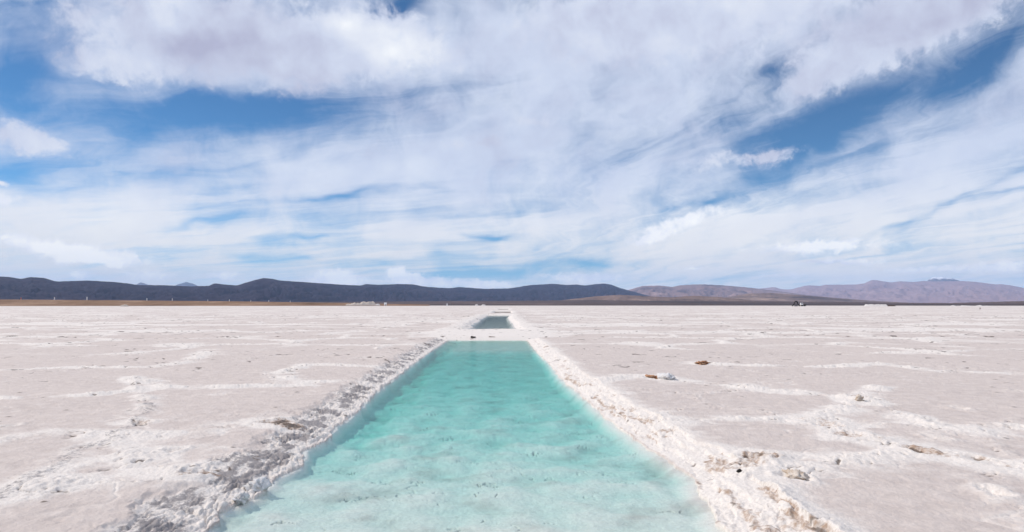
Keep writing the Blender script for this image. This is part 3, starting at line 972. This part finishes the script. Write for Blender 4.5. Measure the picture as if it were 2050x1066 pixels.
def empty(name, loc, rz=0.0):
    o = bpy.data.objects.new(name, None)
    COL.objects.link(o)
    o.location = loc
    o.rotation_euler = (0, 0, rz)
    return o


def copy_tree(o):
    c = o.copy()
    COL.objects.link(c)
    for ch in list(o.children):
        d = ch.copy()
        COL.objects.link(d)
        d.parent = c
    return c


def far_pos(px, dist, z):
    d = ray(px, HORIZON)
    k = dist / math.hypot(d.x, d.y)
    return Vector((d.x * k, d.y * k, z))


# marker posts along the grass bank
post = empty("marker_post", (0, 0, 0))
MB().box((0, 0, 0.25), (2.1, 2.1, 0.9), 0, 0.8).build("plinth", pile_m, post)
MB().bar((0, 0, 0.6), (0, 0, 4.4), 0.85, 0.62, 10).build("shaft", white_m, post)
MB().bar((0, 0, 4.4), (0, 0, 4.75), 0.8, 0.25, 10).build("cap", white_m, post)
POSTS = [42, 109, 174, 294, 345, 416, 459, 502, 538, 581]
PSIZE = [0.75, 0.95, 1.1, 0.85, 0.9, 0.6, 0.75, 0.6, 0.7, 0.6]
PLAB = ["small orange marker post on the brown grass bank, leftmost of the row",
        "white marker post on the brown bank, next after the orange one",
        "tallest white marker post standing on the brown grass bank",
        "white marker post on the bank just before the left snowy peak behind it",
        "white marker post on the bank between the two distant snowy peaks",
        "short white marker post on the bank below the low notch in the dark hills",
        "white marker post on the bank, second left of the highest dark hill",
        "small white marker post on the bank at the left foot of the highest dark hill",
        "white marker post on the bank right under the highest dark hill",
        "rightmost and smallest white marker post on the thinning brown bank"]
for i, (px, sc, lab) in enumerate(zip(POSTS, PSIZE, PLAB)):
    o = post if i == 0 else copy_tree(post)
    p = crest_point(px)
    o.location = (p.x, p.y, p.z - 0.35)
    o.scale = (sc, sc, sc)
    tag(o, lab, "marker post", "marker posts along the brown bank")
for ch in post.children:
    if ch.name.startswith(("shaft", "cap")):
        me = ch.data.copy()
        me.materials.clear()
        me.materials.append(orange_m)
        ch.data = me


def heap(name, px, dist, half, depth, height, mat, seed, label, group=None, base=-0.1, skew=0.0, flat=0.0):
    """a heap of loose salt: a mounded sheet with slumped, gullied sides"""
    nu, nv = 46, 30
    u = np.linspace(-1, 1, nu)
    v = np.linspace(-1, 1, nv)
    V, U = np.meshgrid(v, u, indexing='ij')
    q = np.clip(1 - np.abs(U) ** 2.2, 0, 1) ** 0.8 * np.clip(1 - np.abs(V) ** 2, 0, 1) ** 0.9
    if flat:
        q = np.minimum(q * (1 + flat), 1.0)
    nz = fbm(U * 2.6 + seed, V * 1.7, 4, seed)
    Z = height * q * (1 + 0.45 * nz + skew * U)
    Z = np.maximum(Z, 0) - 0.25 * (q < 0.02)
    o = grid_mesh(name, U * half, V * depth, Z, mat)
    o.location = far_pos(px, dist, base)
    o.rotation_euler = (0, 0, -math.atan2(o.location.x, o.location.y))
    return tag(o, label, "salt pile", group)


def W_(n, d):
    return n / F_PX * d


D1 = 1120.0
heap("salt_pile", 736, D1, W_(17, D1), W_(8, D1), W_(5.6, D1), pile_m, 3, "big cream salt heap at the right end of the brown bank", base=1.0, flat=0.6)
heap("salt_pile", 712, D1 - 6, W_(12, D1), W_(6, D1), W_(3.8, D1), pile_m, 5, "lower white salt heap touching the left side of the big cream heap", base=1.0, flat=0.2)
heap("salt_pile", 698, D1, W_(6, D1), W_(4, D1), W_(2.6, D1), pile_m, 8, "smallest pale salt mound left of the two joined heaps", base=1.0)
heap("salt_pile", 756, D1, W_(5, D1), W_(4, D1), W_(2.6, D1), pure_m, 9, "tiny white salt mound between the big cream heap and the white hut", base=1.0)
heap("salt_pile", 249, 780, W_(7.5, 780), W_(4, 780), W_(3.0, 780), pile_m, 12, "low salt mound alone at the foot of the brown grass bank")
heap("salt_pile", 954, 1500, W_(3.5, 1500), W_(3, 1500), W_(2.6, 1500), pure_m, 14, "tiny salt mound at the flat's rim just right of the thin mast")
heap("salt_pile", 968, 1500, W_(4.5, 1500), W_(3, 1500), W_(2.4, 1500), pure_m, 15, "tiny wide salt mound at the flat's rim just left of the farthest pool")
heap("salt_pile", 1753, 900, W_(19, 900), W_(8, 900), W_(2.9, 900), pure_m, 17, "long flat-topped white salt heap below the pink mountains", flat=1.4)
heap("salt_pile", 1908, 900, W_(5, 900), W_(4, 900), W_(1.6, 900), pure_m, 19, "tiny salt mound on the rim, first right of the long white heap", "small mounds on the right rim")
heap("salt_pile", 1933, 900, W_(8, 900), W_(5, 900), W_(1.3, 900), pure_m, 21, "low wide salt mound on the rim, second right of the long white heap", "small mounds on the right rim", flat=0.8)
heap("salt_pile", 1960, 900, W_(6, 900), W_(4, 900), W_(1.8, 900), pure_m, 23, "peaked little salt mound on the rim behind the dark stub post", "small mounds on the right rim")
heap("salt_pile", 1977, 900, W_(7, 900), W_(4, 900), W_(1.2, 900), pure_m, 25, "faint low salt mound on the rim, rightmost of the small mounds", "small mounds on the right rim")
mh = heap("mud_pile", 1782, 905, W_(9, 905), W_(5, 905), W_(2.2, 905), mud_m, 27, "low dark mud heap against the right end of the long white heap")
mh['category'] = "mud pile"

# hut at the end of the bank
hut = empty("hut", far_pos(771.5, D1, 0.9), 0.25)
w_ = W_(4.6, D1)
MB().box((0, 0, 1.4), (w_, w_ * 0.9, 2.8)).build("wall", white_m, hut)
rf = MB()
rf.v = [(-w_ * .56, -w_ * .52, 2.8), (w_ * .56, -w_ * .52, 2.8), (w_ * .56, w_ * .52, 2.8), (-w_ * .56, w_ * .52, 2.8), (-w_ * .56, 0, 4.4), (w_ * .56, 0, 4.4)]
rf.f = [(0, 1, 5, 4), (2, 3, 4, 5), (0, 4, 3), (1, 2, 5), (3, 2, 1, 0)]
rf.build("roof", white_m, hut)
MB().box((0.5, -w_ * 0.45 - 0.01, 1.0), (1.0, 0.08, 2.0)).build("door", steel_m, hut)
tag(hut, "tiny white hut right of the big cream salt heap", "hut")

# pale pointed tent and thin mast
tent = empty("tent", far_pos(895, 1300, 0.1))
hw = W_(1.7, 1300)
tm = MB()
tm.v = [(-hw, -hw, 0), (hw, -hw, 0), (hw, hw, 0), (-hw, hw, 0), (-hw * .8, -hw * .8, 1.0), (hw * .8, -hw * .8, 1.0), (hw * .8, hw * .8, 1.0), (-hw * .8, hw * .8, 1.0), (0, 0, W_(5.6, 1300))]
tm.f = [(0, 1, 5, 4), (1, 2, 6, 5), (2, 3, 7, 6), (3, 0, 4, 7), (4, 5, 8), (5, 6, 8), (6, 7, 8), (7, 4, 8)]
tm.build("canvas", white_m, tent)
MB().bar((0, 0, W_(5.4, 1300)), (0, 0, W_(6.2, 1300)), 0.12).build("pole", steel_m, tent)
tag(tent, "white pointed tent standing alone just left of the thin mast", "tent")

mast = empty("mast", far_pos(901.5, 1300, 0.0))
mh_ = W_(13, 1300)
for sx, sy in ((-1, -1), (1, -1), (0, 1)):
    MB().bar((sx * 0.8, sy * 0.8, 0), (sx * 0.35, sy * 0.35, mh_), 0.13, 0.09, 6).build("leg", steel_m, mast)
br_ = MB()
for i in range(12):
    za, zb = mh_ * i / 12, mh_ * (i + 1) / 12
    k0, k1 = 0.8 - 0.45 * i / 12, 0.8 - 0.45 * (i + 1) / 12
    br_.bar((-k0, -k0, za), (k1, -k1, zb), 0.06, n=5)
    br_.bar((k0, -k0, za), (0, k1, zb), 0.06, n=5)
br_.build("bracing", steel_m, mast)
tag(mast, "thin grey lattice mast just right of the white pointed tent", "mast")

# dark A-frame and the machine beside it
DA = 820.0
k = W_(1.0, DA)
fr_ = empty("hoist_frame", far_pos(1593.5, DA, 0.0), -0.3)
for sgn in (-1, 1):
    MB().bar((sgn * 6.2 * k, 0, 0), (sgn * 0.9 * k, 0, 8.8 * k), 0.95 * k, 0.7 * k, 8).build("leg", dark_m, fr_)
MB().box((0.4 * k, 0, 9.3 * k), (4.6 * k, 2.0 * k, 1.3 * k)).bar((1.2 * k, 0, 9.6 * k), (3.4 * k, 0, 7.0 * k), 0.5 * k).build("head", dark_m, fr_)
MB().box((0, 0, 1.0 * k), (7.0 * k, 2.4 * k, 2.0 * k), 0, 0.7).build("winch", steel_m, fr_)
MB().bar((-4.0 * k, 0, 3.4 * k), (4.0 * k, 0, 3.4 * k), 0.35 * k).build("crossbar", dark_m, fr_)
tag(fr_, "black A-shaped hoist frame on the right rim of the flat", "hoist frame")

ld = empty("loader", far_pos(1606.5, DA - 4, 0.0), 0.15)
MB().box((2.0 * k, 0, 1.9 * k), (9.0 * k, 2.6 * k, 1.5 * k)).build("chassis", dark_m, ld)
cab = MB().box((-1.6 * k, 0, 4.6 * k), (4.6 * k, 2.5 * k, 3.8 * k), 0, 0.9).build("cab", white_m, ld)
MB().box((-1.6 * k, -1.26 * k, 5.2 * k), (2.4 * k, 0.1 * k, 1.3 * k)).build("window", glass_m, cab)
MB().bar((-5.0 * k, 0, 0.5 * k), (-0.8 * k, 0, 3.2 * k), 0.55 * k).build("boom", tan_m, ld)
MB().box((4.6 * k, 0, 2.9 * k), (3.6 * k, 2.4 * k, 1.0 * k)).build("engine_cover", dark_m, ld)
for wx_ in (-1.0, 4.2):
    for wy_ in (-1.3, 1.3):
        MB().bar((wx_ * k, wy_ * k - 0.25 * k, 1.1 * k), (wx_ * k, wy_ * k + 0.25 * k, 1.1 * k), 1.1 * k, n=14).build("wheel", tyre_m, ld)
tag(ld, "dark loader with a white cab and tan boom beside the black hoist frame", "loader")

# dark stub post on the right
sp = at(1962, 620.0, 0.0)
st_o = empty("stub_post", (sp.x, sp.y, -0.02))
MB().bar((0, 0, 0), (0.04, 0, 0.55), 0.14, 0.11).build("shaft", brownwood_m, st_o)
MB().box((0.04, 0, 0.58), (0.34, 0.3, 0.1)).build("cap", wood_m, st_o)
tag(st_o, "short dark stub post standing on the salt in front of the right mounds", "post")


# ------------------------------------------------------------------ loose pieces on the salt
def rock(name, px, py, size, mat, seed, label, cat, group=None, squash=0.6, lift=0.15, stretch=1.0):
    import bmesh
    bm = bmesh.new()
    bmesh.ops.create_icosphere(bm, subdivisions=4, radius=1.0)
    co = np.array([v.co[:] for v in bm.verts])
    n = 0.6 * fbm(co[:, 0] * 1.6 + co[:, 2] * 0.9 + seed * 3.7, co[:, 1] * 1.3 - co[:, 2] * 1.1, 4, seed)
    n += 0.3 * fbm(co[:, 0] * 5 + co[:, 2] * 2, co[:, 1] * 5 - co[:, 2] * 4, 3, seed + 50)
    co *= (1 + n)[:, None]
    for v, c in zip(bm.verts, co):
        v.co = (c[0] * size * stretch, c[1] * size * 0.8, c[2] * size * squash)
    me = bpy.data.meshes.new(name)
    bm.to_mesh(me)
    bm.free()
    me.polygons.foreach_set('use_smooth', np.ones(len(me.polygons), dtype=bool))
    me.materials.append(mat)
    o = bpy.data.objects.new(name, me)
    COL.objects.link(o)
    p = hit(px, py)
    o.location = (p.x, p.y, p.z + size * squash * lift)
    o.rotation_euler = (0, 0, seed * 1.3)
    return tag(o, label, cat, group)


def stone_mat(name, a, b, c):
    m, h, out = material(name)
    p = h.n('ShaderNodeTexCoord').outputs['Object']
    n1 = h.noise(p, 9.0, 6, 0.65)
    n2 = h.noise(p, 45.0, 5, 0.7)
    col_ = h.mix(h.ss(n1, 0.38, 0.55), a, b)
    col_ = h.mix(h.ss(n2, 0.5, 0.7, 0, 0.7), col_, c)
    principled(h, out, col_, 0.85, bump(h, n2, 0.6, 0.012, bump(h, n1, 0.5, 0.03)))
    return m


rusty_m = stone_mat("rusty_salt", (0.28, 0.11, 0.045), (0.45, 0.24, 0.13), (0.70, 0.60, 0.52))
clod_m = stone_mat("white_salt_clod", (0.62, 0.60, 0.58), (0.76, 0.74, 0.72), (0.50, 0.49, 0.50))
tanclod_m = stone_mat("tan_salt_clod", (0.55, 0.44, 0.34), (0.68, 0.60, 0.52), (0.32, 0.22, 0.15))
rock("salt_clod", 1310, 758, 0.15, rusty_m, 2, "rust-brown salt clod in the white patch right of the big pool", "salt clod", squash=0.4, stretch=1.5, lift=-0.1)
rock("salt_clod", 1336, 758, 0.14, clod_m, 4, "white salt clod touching the right side of the rust-brown one", "salt clod", squash=0.55, stretch=1.3)
rock("salt_clod", 1405, 728, 0.17, rusty_m, 6, "small rusty salt clod on the flat up and right of the big rust-brown one", "salt clod", squash=0.3, stretch=1.4, lift=-0.1)
rock("salt_clod", 1720, 801, 0.06, tanclod_m, 7, "tan salt clod standing up where white ridges meet on the right", "salt clod", squash=0.9)
rock("salt_clod", 1590, 956, 0.075, tanclod_m, 9, "rough tan salt clod at the border of the grey patch, lower right", "salt clod", squash=0.55, stretch=1.5, lift=-0.2)
rock("salt_clod", 517, 977, 0.075, clod_m, 10, "round white salt clod at the water's left edge, upper of two", "salt clod", squash=0.8)
rock("salt_clod", 482, 1002, 0.06, clod_m, 11, "large white salt clod at the water's left edge, lower of two", "salt clod", squash=0.7, stretch=1.25)
rock("stone", 1480, 946, 0.024, wood_m, 13, "small blackish stone on the white crust at the big pool's right bank", "stone", squash=0.5, stretch=1.5)


def stick(px, py, z, L, r, rz, mat, label, fork=False, n=7, seed=1):
    rnd = random.Random(seed)
    p = hit(px, py)
    g = p.z
    root = MB()
    pts = [(-L / 2 + L * i / n, rnd.uniform(-.03, .03) * L, r * 0.7 + rnd.uniform(0, .04) * L) for i in range(n + 1)]
    for i in range(n):
        root.bar(pts[i], pts[i + 1], r * (1 - 0.5 * i / n), r * (1 - 0.5 * (i + 1) / n))
    if fork:
        a = pts[1]
        root.bar(a, (a[0] + L * 0.5, a[1] - 0.35 * L, a[2] + 0.02 * L), r * 0.7, r * 0.4)
        root.bar(pts[3], (pts[3][0] - L * 0.32, pts[3][1] + 0.3 * L, pts[3][2] + 0.12 * L), r * 0.8, r * 0.4)
    o = root.build("driftwood", mat)
    o.location = (p.x, p.y, g)
    o.rotation_euler = (0, 0, rz)
    return tag(o, label, "driftwood")


stick(947.5, 677.0, -0.1, 0.24, 0.045, -0.15, wood_m, "black forked piece of wood on the bank beyond the big pool", True, seed=3)
stick(985, 675.5, -0.1, 0.3, 0.018, 0.05, brownwood_m, "thin brown stick on the bank beyond the big pool", False, seed=5)

# ------------------------------------------------------------------ haze
hz, hh, ho = material("thin_haze")
pv = hh.n('ShaderNodeVolumePrincipled')
pv.inputs['Color'].default_value = (0.46, 0.66, 1.0, 1)
pv.inputs['Density'].default_value = 2.4e-5
hh.t.links.new(pv.outputs[0], ho.inputs['Volume'])
x0, x1, y0, y1, z0, z1 = -46000, 46000, -30000, 43500, -5, 1750
hv = [(x0, y0, z0), (x1, y0, z0), (x1, y1, z0), (x0, y1, z0), (x0, y0, z1), (x1, y0, z1), (x1, y1, z1), (x0, y1, z1)]
hf = [(3, 2, 1, 0), (4, 5, 6, 7), (0, 1, 5, 4), (1, 2, 6, 5), (2, 3, 7, 6), (3, 0, 4, 7)]
tag(link("haze", hv, hf, hz), kind='stuff')
